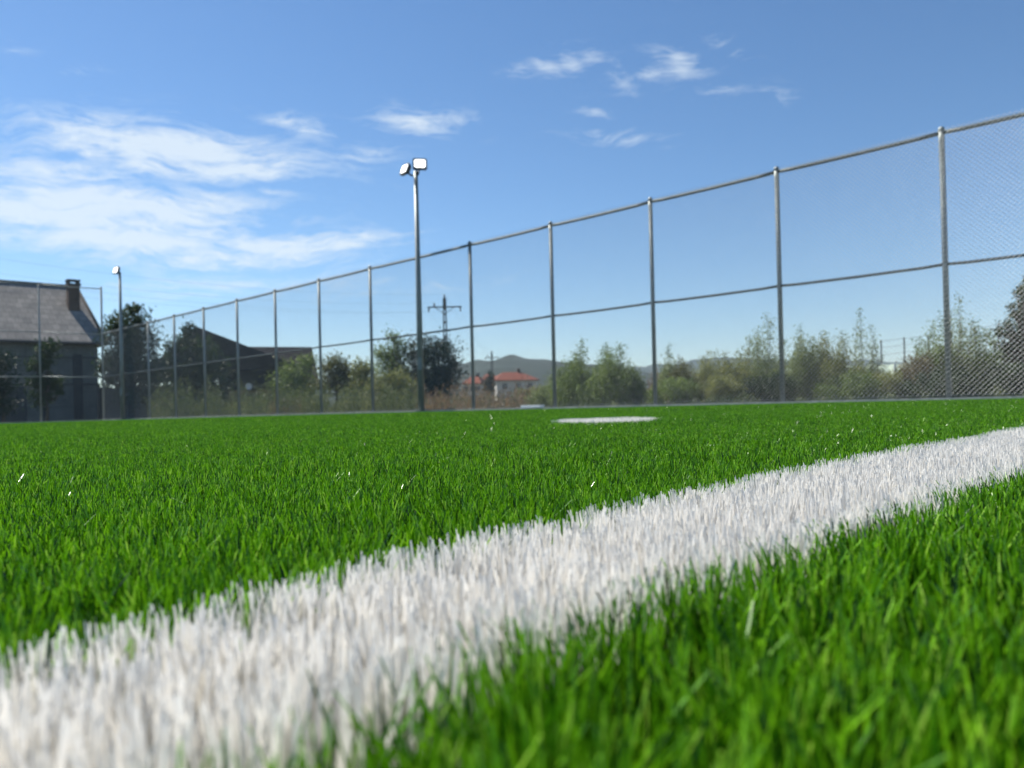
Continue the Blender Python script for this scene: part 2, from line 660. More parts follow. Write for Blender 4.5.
for p, q in zip(back_posts[:-1], back_posts[1:]):
    a, c = p - CORNER, q - CORNER
    wire_panel(a[:2], c[:2], (a[2] + c[2]) / 2 + 0.09, (a[2] + c[2]) / 2 + H2, 0.042, 'wire_mesh', back_fence, pitch=0.085, r=0.0015)


# ------------------------------------------------------------------ floodlight poles
def rounded_slab(mb, w, h, t, mat, c, rad=0.05, n=5):
    prof = []
    for cx, cz, a0 in ((w / 2 - rad, h / 2 - rad, 0), (-w / 2 + rad, h / 2 - rad, 90), (-w / 2 + rad, -h / 2 + rad, 180), (w / 2 - rad, -h / 2 + rad, 270)):
        for k in range(n + 1):
            a = RAD(a0 + 90 * k / n)
            prof.append((cx + rad * math.cos(a), cz + rad * math.sin(a)))
    m = len(prof)
    V = [(x, -t / 2, z) for x, z in prof] + [(x, t / 2, z) for x, z in prof]
    V = [tuple(np.array(mat @ Vector(v)) + np.array(c)) for v in V]
    Fc = [tuple(range(m)), tuple(range(m, 2 * m))[::-1]] + [(k, m + k, m + (k + 1) % m, (k + 1) % m) for k in range(m)]
    mb.add(V, Fc)


def flood_head(parent, c, yaw, tilt, w, h, roll=0.0):
    mat = (Matrix.Rotation(yaw, 3, 'Z') @ Matrix.Rotation(tilt, 3, 'X') @ Matrix.Rotation(roll, 3, 'Y'))
    mb = MB()
    rounded_slab(mb, w, h, 0.07, mat, c, 0.055)
    for k in range(5):                                 # cooling fins behind
        o = np.array(mat @ Vector((-w * 0.36 + k * w * 0.18, 0.062, 0))) + np.array(c)
        mb.box(o, (0.012, 0.05, h * 0.7), 0, mat)
    head = mb.build('floodlight', 'casing', parent)
    mb = MB()
    o = np.array(mat @ Vector((0, -0.0385, 0))) + np.array(c)
    rounded_slab(mb, w - 0.085, h - 0.085, 0.006, mat, o, 0.04)
    mb.build('lens', 'lens', head)
    return head


def light_pole(s, height, label, heads):
    p = fence_pt(s)
    p = p + np.array([FN[0] * 0.14, FN[1] * 0.14, 0])
    t = empty('light_pole', p, label, 'light pole', 'floodlight poles beside the pitch')
    mb = MB()
    mb.tube([(0, 0, -0.1), (0, 0, height * 0.5), (0, 0, height * 0.5 + 0.01), (0, 0, height)], [0.085, 0.072, 0.07, 0.052], 14)
    mb.build('pole', 'polesteel', t, True)
    mb = MB()
    mb.box((0, 0, 0.05), (0.3, 0.3, 0.018))
    for sx in (-1, 1):
        for sy in (-1, 1):
            mb.tube([(sx * 0.11, sy * 0.11, 0.055), (sx * 0.11, sy * 0.11, 0.1)], 0.012, 6)
    mb.build('base_plate', 'polesteel', t)
    mb = MB()
    mb.box((0, -0.095, 1.25), (0.1, 0.02, 0.32))
    mb.build('hatch', 'polesteel', t)
    for (c, yaw, tilt, w, h) in heads:
        mb = MB()
        c = np.array(c)
        mb.tube([(0, 0, height - 0.12), (c[0] * 0.5, c[1] * 0.5 + 0.03, height - 0.1), (c[0], c[1] + 0.06, c[2])], 0.024, 8)
        mb.build('bracket', 'casing', t, True)
        flood_head(t, c, yaw, tilt, w, h)
    return t


p1 = fence_pt(POLE1_S)
light_pole(POLE1_S, 6.16, 'tall floodlight pole carrying two lit lamp heads above the fence',
           [((0.12, -0.10, 6.30), RAD(8), RAD(-14), 0.36, 0.30), ((-0.26, -0.06, 6.19), RAD(-48), RAD(-22), 0.31, 0.30)])
light_pole(POLE2_S, 6.45, 'floodlight pole near the fence corner in front of the dark tree',
           [((-0.08, -0.14, 6.50), RAD(-35), RAD(-14), 0.38, 0.32)])

# white board lying at the kerb
q = at(535, horizon(535), 17.0)
zc = float(g(q[0], q[1]))
mb = MB()
for i in range(3):
    mb.box((0, i * 0.035, 0.02 + i * 0.022), (0.52, 0.033, 0.022))
o = mb.build('board', 'white_plastic')
s_near = (q[:2] - P0) @ FD
bp = fence_pt(s_near)
o.location = (bp[0] + FN[0] * 0.16, bp[1] + FN[1] * 0.16, bp[2] + 0.048)
o.rotation_euler = (0, 0, -0.2)
tag(o, 'small white board lying on the kerb at the foot of the fence', 'board')


# ------------------------------------------------------------------ vegetation
def leafset(name, C, size, tint, mat, parent, aspect=0.5, upbias=0.0):
    N = len(C)
    d = rng.normal(0, 1, (N, 3))
    d[:, 2] += upbias
    d /= np.linalg.norm(d, axis=1)[:, None]
    e = np.cross(d, rng.normal(0, 1, (N, 3)))
    e /= np.linalg.norm(e, axis=1)[:, None]
    L = (size * rng.uniform(0.6, 1.4, N))[:, None]
    a = C - d * L / 2
    b = C + d * L / 2
    m = C + d * L * 0.05
    w = e * L * aspect / 2
    V = np.stack([a, m - w, b, m + w], 1).reshape(-1, 3)
    Q = np.arange(4 * N).reshape(-1, 4)
    return link(name, fastmesh(name, V, Q, np.repeat(tint, 4)), mat, parent)


def leafcol(name, dark, light, trans=0.35):
    MATS[name] = leafmat(name, [(0.0, dark), (1.0, light)], trans=trans + 0.07, rough=0.55, spec=0.3)


leafcol('leaf_dark', (0.016, 0.034, 0.014), (0.055, 0.088, 0.028))
leafcol('leaf_deep', (0.012, 0.030, 0.018), (0.032, 0.058, 0.030), 0.25)
leafcol('leaf_mid', (0.08, 0.13, 0.03), (0.23, 0.30, 0.075))
leafcol('leaf_olive', (0.115, 0.14, 0.036), (0.31, 0.32, 0.09))
leafcol('leaf_yellow', (0.07, 0.085, 0.02), (0.17, 0.17, 0.045))
leafcol('leaf_grey', (0.11, 0.155, 0.05), (0.29, 0.34, 0.13))
leafcol('leaf_brown', (0.10, 0.085, 0.035), (0.25, 0.20, 0.085))
leafcol('leaf_conifer', (0.02, 0.045, 0.012), (0.075, 0.105, 0.028), 0.2)
leafcol('weed_green', (0.06, 0.09, 0.03), (0.17, 0.19, 0.07))
leafcol('weed_dry', (0.13, 0.09, 0.05), (0.30, 0.21, 0.12))

GZ = -0.34


def tree(name, label, cat, base_px, Y, blobs, n, mat, leaf=0.16, clumps=26, group=None, trunk_r=0.16, cl_sd=0.30, bark='bark', loose=1.0):
    """blobs: crown masses as (cx, cy, rx, ry) seen at distance Y."""
    k = Y / F
    base = at(base_px, horizon(base_px), Y)
    base[2] = GZ
    t = empty(name, base, label, cat, group)
    W = []
    for (cx, cy, rx, ry) in blobs:
        c = at(cx, cy, Y) - base
        W.append((c, np.array([rx * k, min(rx, ry * 1.3) * k * 0.9, ry * k])))
    vol = np.array([np.prod(r) ** 0.8 for _, r in W])
    vol /= vol.sum()
    pts, tints = [], []
    limbs = []
    for (c, r), v in zip(W, vol):
        nc = max(5, int(clumps * v * len(W) ** 0.5))
        nl = int(n * v)
        u = rng.normal(0, 1, (nc, 3))
        u /= np.linalg.norm(u, axis=1)[:, None]
        cc = c + u * r * (rng.uniform(0.15, 1.0, nc) ** 0.5)[:, None] * 0.86
        ct = rng.uniform(-0.2, 0.2, nc)
        cs = rng.uniform(0.6, 1.35, nc)
        wts = cs ** 2
        idx = rng.choice(nc, nl, p=wts / wts.sum())
        q = cc[idx] + rng.normal(0, 1, (nl, 3)) * (r * cl_sd * loose)[None] * cs[idx][:, None]
        pts.append(q)
        tints.append(np.clip(0.45 + ct[idx] + rng.normal(0, 0.18, nl), 0, 1))
        for j in rng.choice(nc, min(nc, 6), replace=False): limbs.append(cc[j])
    C = np.concatenate(pts)
    ok = C[:, 2] > 0.15
    leafset('crown', C[ok], leaf, np.concatenate(tints)[ok], mat, t)
    top = max(c[2] + r[2] for c, r in W)
    low = min(c[2] - r[2] for c, r in W)
    fork = max(0.25 * top, min(low + 0.3, 0.5 * top))
    mb = MB()
    cxm = np.mean([c for c, r in W], 0)
    f = np.array([cxm[0] * 0.4, cxm[1] * 0.4, fork])
    mb.tube([(0, 0, -0.1), f * 0.5 + np.array([0.05, 0, 0]), f], [trunk_r * 1.25, trunk_r, trunk_r * 0.8], 8)
    for q in limbs:
        mid = f + (q - f) * 0.5 + rng.normal(0, 0.12, 3)
        mb.tube([f, mid, q], [trunk_r * 0.5, trunk_r * 0.28, trunk_r * 0.08], 5)
    mb.build('trunk', bark, t, True)
    return t


def shrub(label, cx, w, top, Y, mat, spikes=(), n=2600, leaf=0.085, group='wild shrubs behind the side fence', dense=1.0, name='shrub', cat='shrub', nstem=26):
    """Many-stemmed willowy shrub: upright stems with narrow leaves that thin out towards the tips."""
    k = Y / F
    base = at(cx, horizon(cx), Y)
    base[2] = GZ
    t = empty(name, base, label, cat, group)
    stems = []
    for i in range(nstem):
        px = cx + rng.normal(0, w * 0.27)
        fall = 1 - 0.55 * (abs(px - cx) / (w * 0.6)) ** 2
        py = horizon(px) - (horizon(px) - top) * max(0.35, fall) * rng.uniform(0.62, 1.0)
        stems.append((px, py, 1.0))
    for sx, sy in spikes:
        stems.append((sx, sy, 1.6))
        stems.append((sx + rng.normal(0, 2), sy + rng.uniform(5, 14), 1.0))
    tot = sum(s[2] for s in stems)
    mb = MB()
    C, T = [], []
    for (px, py, wt) in stems:
        tip = at(px, py, Y) - base
        tip[1] += rng.normal(0, w * k * 0.3)
        foot = np.array([tip[0] * 0.45 + rng.normal(0, 0.08), tip[1] * 0.45 + rng.normal(0, 0.08), 0])
        mid = foot + (tip - foot) * 0.5 + np.array([rng.normal(0, 0.06), rng.normal(0, 0.06), 0.05])
        mb.tube([foot, mid, tip], [0.016, 0.010, 0.003], 4, cap=False)
        nl = int(n * wt / tot)
        u = rng.beta(1.25, 1.3, nl)
        c = np.where((u < 0.5)[:, None], foot + (mid - foot) * (u * 2)[:, None], mid + (tip - mid) * (u * 2 - 1)[:, None])
        H = tip[2]
        sd = (0.10 + 0.17 * (1 - u) ** 0.8) * dense * min(1.0, 0.35 + H * 0.3)
        if wt > 1: sd = sd * 0.75
        c = c + rng.normal(0, 1, (nl, 3)) * sd[:, None] * np.array([1, 1, 0.8])
        # side twigs
        C.append(c)
        T.append(np.clip(0.5 + rng.normal(0, 0.12) + rng.normal(0, 0.2, nl), 0, 1))
    C = np.concatenate(C); T = np.concatenate(T)
    ok = C[:, 2] > 0.02
    mb.build('branches', 'twig', t)
    leafset('foliage', C[ok], leaf, T[ok], mat, t, aspect=0.42, upbias=0.5)
    return t


# willowy scrub behind the side fence
SH = [
    ('low grey green shrub below the red roofed house', 549, 26, 384, 26, 'leaf_grey', [], 1500, 1.0),
    ('broad dark green shrub just beyond the post next to the red roofed house', 574, 40, 361, 25, 'leaf_mid', [(584, 339), (577, 352)], 3600, 1.15),
    ('dense green shrub with two pointed shoots rising from its middle', 609, 42, 360, 24, 'leaf_mid', [(609, 342), (619, 345), (604, 354)], 4200, 1.15),
    ('small green shrub next to the gap with brown dry weeds', 631, 18, 366, 24, 'leaf_mid', [(629, 360)], 1500, 1.0),
    ('slim shrub with a single thin spire beyond the gap with brown weeds', 669, 17, 358, 24, 'leaf_grey', [(669, 345)], 1400, 0.9),
    ('small yellow green pointed shrub between the slim spire and the thin brownish shrubs', 682, 22, 361, 23.5, 'leaf_yellow', [(682, 358)], 2200, 1.0),
    ('thin brownish shrub with a feathery rounded top', 709, 30, 358, 25, 'leaf_olive', [(700, 356), (710, 350), (714, 351)], 1800, 1.1),
    ('olive shrub of even height beside the feathery rounded one', 733, 30, 360, 24, 'leaf_olive', [(724, 352), (737, 351)], 2600, 1.1),
    ('grey green shrub with one blunt upright shoot', 750, 20, 362, 24.5, 'leaf_grey', [(749, 335), (741, 349)], 1700, 0.9),
    ('tall wispy shrub with spires reaching up beside a fence post', 769, 30, 352, 24, 'leaf_grey', [(771, 311), (763, 327), (757, 333), (777, 340)], 2600, 0.95),
    ('bushy shrub with a pointed top just past the fence post', 803, 30, 346, 23, 'leaf_grey', [(803, 326), (796, 339), (811, 337)], 3400, 1.1),
    ('dense dark olive shrub with two rounded tops', 827, 32, 350, 23, 'leaf_olive', [(827, 332), (838, 334), (821, 342)], 4200, 1.15),
    ('thin half bare shrub with the tallest slender shoot', 856, 20, 362, 24, 'leaf_grey', [(855, 309), (857, 330)], 1300, 0.8),
    ('sparse shrub with a loose leafy spire beside the slender shoot', 870, 18, 364, 24, 'leaf_grey', [(869, 324), (874, 343)], 1300, 0.85),
    ('low olive brown shrub under the far fence posts', 888, 40, 372, 22, 'leaf_olive', [], 3800, 1.15),
    ('rounded brownish shrub between the far fence posts and the mesh post', 914, 28, 354, 22, 'leaf_brown', [], 2600, 1.1),
    ('upright leafy shrub just before the thickest mesh post', 935, 24, 340, 22, 'leaf_mid', [(934, 321), (927, 336)], 2400, 1.0),
    ('tall feathery shrub with high spires right behind the mesh post', 957, 30, 340, 22, 'leaf_grey', [(953, 296), (962, 318), (958, 308)], 2800, 1.0),
    ('shrub with forked shoots between the feathery spires and the conifer', 982, 28, 348, 22, 'leaf_mid', [(975, 318), (986, 328)], 2600, 1.05),
    ('dark low shrub at the foot of the conifer', 1006, 36, 362, 21, 'leaf_dark', [], 3600, 1.1),
    ('dark dense low shrub below the tall wispy spires', 772, 46, 372, 22.5, 'leaf_dark', [], 3200, 1.1),
    ('low brownish shrub in front of the even olive ones', 718, 46, 376, 22.5, 'leaf_olive', [], 3400, 1.15),
    ('low dark shrub in front of the mesh post', 950, 44, 368, 20.5, 'leaf_dark', [], 3600, 1.1),
    ('low dull green shrub below the slim spire', 677, 34, 377, 22.5, 'leaf_mid', [], 2600, 1.1),
    ('low dark green shrub below the slender bare shoot', 852, 44, 372, 22, 'leaf_mid', [], 3600, 1.1),
]
for (lab, cx, w, top, Y, mat, sp, n, de) in SH:
    shrub(lab, cx, w * 1.3, top, Y, mat, sp, int(n * 5), dense=de, leaf=0.075)

BOUGHS = []
for yy in np.arange(272, 392, 5.0):
    reach = np.interp(yy, [270, 285, 300, 325, 345, 392], [22, 26, 38, 46, 52, 66]) * rng.uniform(0.72, 1.05)
    for sg in (-1, 1):
        for f in (0.2, 0.5, 0.8):
            rx = 0.26 * reach * rng.uniform(0.7, 1.15)
            BOUGHS.append((1042 + sg * f * reach + rng.normal(0, 2), yy + 5 * f + rng.normal(0, 1.5), rx, rng.uniform(3.0, 5.5)))
tree('conifer', 'dark conifer with layered drooping boughs at the edge of the view', 'tree', 1040, 24,
     BOUGHS, 20000, 'leaf_conifer', leaf=0.085, clumps=70, trunk_r=0.10, cl_sd=0.34)

# trees and bushes from the barn to the dark tree
tree('broadleaf_tree', 'tall dark tree beside the barn with sky showing through it', 'tree', 132, 44,
     [(130, 322, 20, 14), (115, 335, 16, 14), (143, 340, 20, 18), (122, 360, 26, 14), (150, 368, 20, 16), (112, 376, 12, 10), (140, 392, 22, 14), (133, 310, 9, 7), (106, 362, 9, 14), (108, 382, 10, 8)],
     11000, 'leaf_dark', leaf=0.19, clumps=54, trunk_r=0.2, cl_sd=0.26)
tree('broadleaf_tree', 'dark green tree between the tall tree and the dark roofed house', 'tree', 192, 46,
     [(186, 331, 9, 11), (178, 350, 14, 14), (192, 352, 24, 16), (180, 372, 24, 18), (208, 374, 22, 18), (195, 392, 32, 14)],
     8500, 'leaf_dark', leaf=0.19, clumps=40, trunk_r=0.18, cl_sd=0.28)
tree('young_tree', 'young tree with a yellowish green top in front of the barn wall', 'tree', 46, 38.5,
     [(48, 350, 12, 11), (44, 366, 14, 9), (47, 384, 18, 10), (60, 388, 8, 6), (40, 398, 14, 8)],
     3600, 'leaf_dark', leaf=0.15, clumps=30, trunk_r=0.08, cl_sd=0.27)
tree('young_tree', 'dark bushy tree in front of the barn cut off by the picture edge', 'tree', 3, 38.5,
     [(2, 362, 12, 12), (4, 382, 15, 16), (0, 402, 18, 14)],
     3600, 'leaf_deep', leaf=0.15, clumps=26, trunk_r=0.08, cl_sd=0.28)
tree('bush', 'dark olive bush against the long dark roof', 'bush', 297, 50,
     [(296, 372, 17, 17), (288, 386, 18, 14), (306, 388, 16, 14), (309, 362, 8, 10)],
     4200, 'leaf_mid', leaf=0.17, clumps=30, trunk_r=0.1)
tree('bush', 'yellow green bush next to the end of the dark roof', 'bush', 336, 48,
     [(332, 368, 14, 12), (345, 374, 13, 14), (336, 385, 20, 12)],
     4200, 'leaf_yellow', leaf=0.17, clumps=30, trunk_r=0.1)
tree('bush', 'olive bush between the yellow green bush and the loose pale tree', 'bush', 362, 47,
     [(361, 372, 12, 12), (364, 386, 15, 12)], 3000, 'leaf_olive', leaf=0.17, clumps=24, trunk_r=0.1)
tree('broadleaf_tree', 'loose grey green tree joined to the dark round tree', 'tree', 394, 50,
     [(393, 340, 8, 9), (386, 356, 14, 12), (400, 352, 13, 12), (394, 372, 20, 16), (396, 390, 22, 12)],
     5200, 'leaf_mid', leaf=0.18, clumps=34, trunk_r=0.15, cl_sd=0.3)
tree('broadleaf_tree', 'dark dense round tree below the concrete power pole', 'tree', 434, 50,
     [(424, 352, 18, 15), (440, 356, 19, 17), (432, 374, 30, 18), (447, 378, 15, 14), (430, 391, 26, 12), (456, 362, 8, 4)],
     9500, 'leaf_deep', leaf=0.18, clumps=44, trunk_r=0.2, cl_sd=0.28)
tree('bush', 'olive wild bush in front of the loose grey green tree', 'bush', 392, 34,
     [(384, 388, 12, 12), (396, 384, 12, 14), (404, 394, 14, 12)], 3000, 'leaf_olive', leaf=0.12, clumps=24, trunk_r=0.06)
tree('bush', 'small dark bush beside the distant red roofed house', 'bush', 490, 90,
     [(489, 384, 6, 11), (491, 376, 3, 6)], 1200, 'leaf_deep', leaf=0.25, clumps=16, trunk_r=0.1)
tree('bush', 'small olive bush in front of the distant red roofed house', 'bush', 528, 60,
     [(526, 393, 12, 5), (540, 392, 8, 6)], 1800, 'leaf_olive', leaf=0.18, clumps=18, trunk_r=0.06)


# weeds: uncountable tall herbs as stuff
def weeds(name, label, strips, mat, leaf):
    C, T = [], []
    stemV = []
    for (x0, x1, Y0, Y1, hmin, hmax, n) in strips:
        m = n * 2 // 14
        px = rng.uniform(x0, x1, m)
        Y = rng.uniform(Y0, Y1, m)
        h = rng.uniform(hmin, hmax, m) * (0.25 + 1.15 * vnoise(px * 0.16, Y * 0.35, 5))
        for a, b, c in zip(px, Y, h):
            p = at(a, horizon(a), b)
            k = 14
            u = rng.uniform(0.02, 1, k)
            ld = rng.normal(0, 0.12, 2)
            q = np.stack([p[0] + ld[0] * u * c + rng.normal(0, 0.05, k), p[1] + ld[1] * u * c + rng.normal(0, 0.05, k), GZ + u * c], -1)
            C.append(q)
            T.append(np.clip(0.1 + 0.8 * float(vnoise(np.array(a * 0.09), np.array(b * 0.5), 9)) + rng.normal(0, 0.12) + rng.normal(0, 0.16, k), 0, 1))
    o = leafset(name, np.concatenate(C), leaf, np.concatenate(T), mat, None, aspect=0.2, upbias=2.0)
    return tag(o, label, 'weeds', kind='stuff')


weeds('green_weeds', 'tall green weeds growing behind the side fence', [
    (150, 250, 37, 43, 0.8, 2.0, 9000), (240, 345, 33, 44, 0.8, 1.7, 11000), (340, 420, 27, 36, 0.7, 1.5, 9000),
    (420, 560, 27, 40, 0.4, 1.0, 5000), (560, 1060, 19.5, 21, 0.25, 0.5, 7000)], 'weed_green', 0.13)
weeds('dry_weeds', 'brown dry weeds growing behind the side fence', [
    (418, 548, 26, 36, 0.5, 1.25, 9000), (636, 660, 24, 28, 0.7, 1.35, 3200), (270, 300, 35, 38, 0.5, 1.1, 1500),
    (340, 420, 34, 40, 0.5, 1.4, 3500), (660, 1040, 22, 26, 0.4, 0.8, 5000)], 'weed_dry', 0.12)

# ------------------------------------------------------------------ buildings
MATS['barn_roof'] = tilemat('barn_roof', ((0.215, 0.207, 0.195), (0.30, 0.285, 0.262)), 0.42, 0.36, (0.10, 0.09, 0.085), 0.85, axes='XZ')
MATS['barn_wall'] = tilemat('barn_wall', ((0.15, 0.165, 0.165), (0.17, 0.185, 0.185)), 2.6, 0.95, (0.07, 0.08, 0.085), 0.9)
MATS['brick'] = tilemat('chimney_brick', ((0.13, 0.085, 0.065), (0.16, 0.11, 0.085)), 0.26, 0.09, (0.10, 0.095, 0.09), 0.9)
MATS['dark_roof'] = tilemat('dark_roof', ((0.020, 0.018, 0.021), (0.028, 0.025, 0.028)), 0.4, 0.36, (0.04, 0.035, 0.035), 0.8)
MATS['brown_wall'] = plainmat('brown_render', (0.22, 0.14, 0.09), rough=0.9, var=0.25, scale=1.2)
MATS['darkwood'] = plainmat('dark_wood', (0.05, 0.055, 0.06), rough=0.8, var=0.3, scale=4, stretch=(6, 6, 0.4))
MATS['red_roof'] = tilemat('red_roof', ((0.19, 0.06, 0.036), (0.24, 0.08, 0.048)), 0.4, 0.4, (0.18, 0.06, 0.04), 0.8)
MATS['cream_wall'] = plainmat('cream_render', (0.50, 0.47, 0.42), rough=0.9, var=0.1, scale=1.5)
MATS['window'] = plainmat('window_glass', (0.03, 0.035, 0.045), rough=0.1, var=0.1)
MATS['pale_sheet'] = plainmat('pale_green_sheeting', (0.36, 0.43, 0.33), rough=0.55, var=0.15, scale=0.8)


def hip_roof(mb, x0, x1, y0, y1, ze, zr, hip0, hip1, ov=0.4, th=0.18):
    """Hipped (hip>0) or gabled (hip=0) roof with thickness; ridge along x."""
    ym = (y0 + y1) / 2
    e = [(x0 - ov, y0 - ov, ze), (x1 + ov, y0 - ov, ze), (x1 + ov, y1 + ov, ze), (x0 - ov, y1 + ov, ze)]
    r = [(x0 - ov + hip0, ym, zr), (x1 + ov - hip1, ym, zr)]
    el = [(a, b, c - th) for a, b, c in e]
    mb.add(e + r + el, [(0, 1, 5, 4), (1, 2, 5), (2, 3, 4, 5), (3, 0, 4), (0, 6, 7, 1), (1, 7, 8, 2), (2, 8, 9, 3), (3, 9, 6, 0), (6, 9, 8, 7)])


def walls(mb, x0, x1, y0, y1, z1, z0=-0.2):
    mb.box(((x0 + x1) / 2, (y0 + y1) / 2, (z0 + z1) / 2), (x1 - x0, y1 - y0, z1 - z0))


# barn: front wall runs from beyond the picture edge to a corner near pixel 99, turned away
pl = at(0, horizon(0), 45.0)
pr = at(99, horizon(99), 48.5)
bd = pr[:2] - pl[:2]
ang = math.atan2(bd[1], bd[0])
barn = empty('barn', (pr[0], pr[1], GZ), 'grey stone barn with a large weathered tile roof and brick chimney', 'barn', rz=ang)
# local x along the wall (0 at the right corner, negative to the left), y into the building
k = 48.5 / F
ze = (horizon(99) - 342.5) * k + CAM_Z - GZ
LB, WB = 17.0, 9.6
mb = MB(); walls(mb, -LB, 0, 0, WB, ze - 0.15)
wall = mb.build('wall', 'barn_wall', barn)
mb = MB()
for xx in (-3.0, -7.4, -12.0):
    mb.box((xx, -0.03, 1.15), (0.10, 0.06, 2.3))
for zz in (2.35, 4.0):
    mb.box((-LB / 2, -0.035, zz), (LB, 0.07, 0.07))
mb.build('wall_trim', 'darkwood', wall)
mb = MB()
mb.box((-5.2, -0.025, 1.1), (2.6, 0.05, 2.2))
dr = mb.build('door', 'darkwood', barn)
mb = MB(); mb.box((-4.1, -0.07, 1.15), (0.05, 0.05, 0.2)); mb.build('handle', 'steel', dr)
mb = MB(); mb.box((-1.15, -0.028, 2.2), (0.5, 0.056, 4.0)); mb.build('door', 'darkwood', barn)
zr = 9.1
mb = MB(); hip_roof(mb, -LB, 0, 0, WB, ze, zr, 2.0, 0.5, ov=0.45)
roof = mb.build('roof', 'barn_roof', barn)
mb = MB()
hx = 0.45 - 0.5
mb.tube([(-LB + 1.6, WB / 2, zr + 0.02), (hx, WB / 2, zr + 0.02)], 0.11, 8)
mb.tube([(hx, WB / 2, zr + 0.02), (0.43, -0.43, ze + 0.02)], 0.09, 8)
mb.build('ridge_tiles', 'dark_roof', roof, True)
mb = MB(); mb.tube([(-LB - 0.4, -0.52, ze - 0.12), (0.4, -0.52, ze - 0.12)], 0.075, 8); mb.build('gutter', 'darkwood', roof, True)
cxl = hx - 0.68
mb = MB()
cy = WB / 2 - 2.1
mb.box((cxl, cy, zr - 1.5), (0.66, 0.66, 2.5))
ch = mb.build('chimney', 'brick', roof)
mb = MB()
mb.box((cxl, cy, zr - 0.19), (0.80, 0.80, 0.12))
mb.box((cxl, cy, zr + 0.10), (0.76, 0.76, 0.07))
for sx in (-1, 1):
    for sy in (-1, 1): mb.box((cxl + sx * 0.28, cy + sy * 0.3, zr - 0.03), (0.12, 0.12, 0.21))
mb.build('chimney_cap', 'oldconcrete', ch)
mb = MB()
ax = -6.2
mb.tube([(ax, WB / 2, zr), (ax, WB / 2, zr + 0.85)], 0.02, 6)
for i in range(5): mb.tube([(ax + 0.05, WB / 2 - 0.3, zr + 0.42 + i * 0.09), (ax + 0.05, WB / 2 + 0.3, zr + 0.42 + i * 0.09)], 0.008, 4)
mb.tube([(ax + 0.6, WB / 2, zr), (ax + 0.6, WB / 2, zr + 0.6)], 0.018, 6)
mb.build('aerial', 'steel', roof)

# board wall between the barn and the trees
a0 = at(100, horizon(100), 43.0); a1 = at(152, horizon(152), 47.5)
bw = empty('board_fence', (a0[0], a0[1], GZ), 'dark board fence under the tall tree beside the barn', 'fence', rz=math.atan2(a1[1] - a0[1], a1[0] - a0[0]))
Lw = float(np.linalg.norm(a1[:2] - a0[:2]))
mb = MB()
nb = int(Lw / 0.16)
for i in range(nb):
    mb.box(((i + 0.5) * Lw / nb, 0, 0.98 + 0.02 * math.sin(i * 1.7)), (Lw / nb - 0.01, 0.025, 1.96))
mb.build('boards', 'darkwood', bw)
for i in range(4):
    mb = MB(); mb.box((Lw * i / 3, 0.07, 1.05), (0.1, 0.1, 2.1)); mb.build('post', 'darkwood', bw)

# house with a long dark roof
Yh = 66.0
k = Yh / F
h0 = at(222, horizon(222), Yh); h1 = at(317, horizon(317), Yh + 3)
house = empty('dark_roofed_house', (h0[0], h0[1], GZ), 'brown house with a long dark roof and a taller gable', 'house', rz=math.atan2(h1[1] - h0[1], h1[0] - h0[0]))
Lh = float(np.linalg.norm(h1[:2] - h0[:2]))
zE = (horizon(270) - 386) * k - GZ
zR = (horizon(270) - 344.5) * (k * 1.06) - GZ
mb = MB(); walls(mb, 0, Lh - 0.3, 0, 8.0, zE - 0.1); walls(mb, -6.4, -0.01, -0.9, 8.9, zE + 0.3)
hw = mb.build('wall', 'brown_wall', house)
mb = MB(); hip_roof(mb, 0.3, Lh, 0, 8.0, zE, zR, 0, 0.1, ov=0.3)
hr = mb.build('roof', 'dark_roof', house)
mb = MB()
zP = (horizon(200) - 329) * (k * 1.02) - GZ
# taller wing whose gable faces the pitch
xa, xb, ya, yb = -6.6, 6.2, -1.2, 9.2
xm = -1.95
P = [(xa, ya, zE + 0.7), (xm, ya, zP), (xb, ya, zP - 3.3), (xa, yb, zE + 0.7), (xm, yb, zP), (xb, yb, zP - 3.3)]
mb.add(P, [(0, 1, 4, 3), (1, 2, 5, 4), (0, 3, 5, 2), (0, 2, 1), (3, 4, 5)])
mb.build('gable_roof', 'dark_roof', house)
for wx in (2.2, 4.4, 6.2):
    mb = MB(); mb.box((wx, -0.02, zE - 1.0), (0.9, 0.06, 0.9)); w_ = mb.build('window', 'darkwood', house)
    mb = MB(); mb.box((wx, -0.055, zE - 1.0), (0.76, 0.012, 0.76)); mb.build('pane', 'window', w_)
mb = MB()
dd = np.linspace(0, 2 * math.pi, 13)[:-1]
mb.add([(2.2 + 0.28 * math.cos(a), -0.50 - 0.06, zE + 0.12 + 0.28 * math.sin(a)) for a in dd] + [(2.2, -0.42, zE + 0.12)], [(i, (i + 1) % 12, 12) for i in range(12)])
mb.tube([(2.2, -0.42, zE + 0.12), (2.2, -0.2, zE - 0.1)], 0.02, 6)
mb.build('satellite_dish', 'white_plastic', house)
mb = MB(); mb.tube([(0.9, 0.5, zE + 1), (0.9, 0.5, zE + 3.6)], 0.03, 6)
for i in range(4): mb.tube([(0.65, 0.5, zE + 3.0 + i * 0.14), (1.15, 0.5, zE + 3.0 + i * 0.14)], 0.012, 4)
mb.build('aerial', 'steel', house)


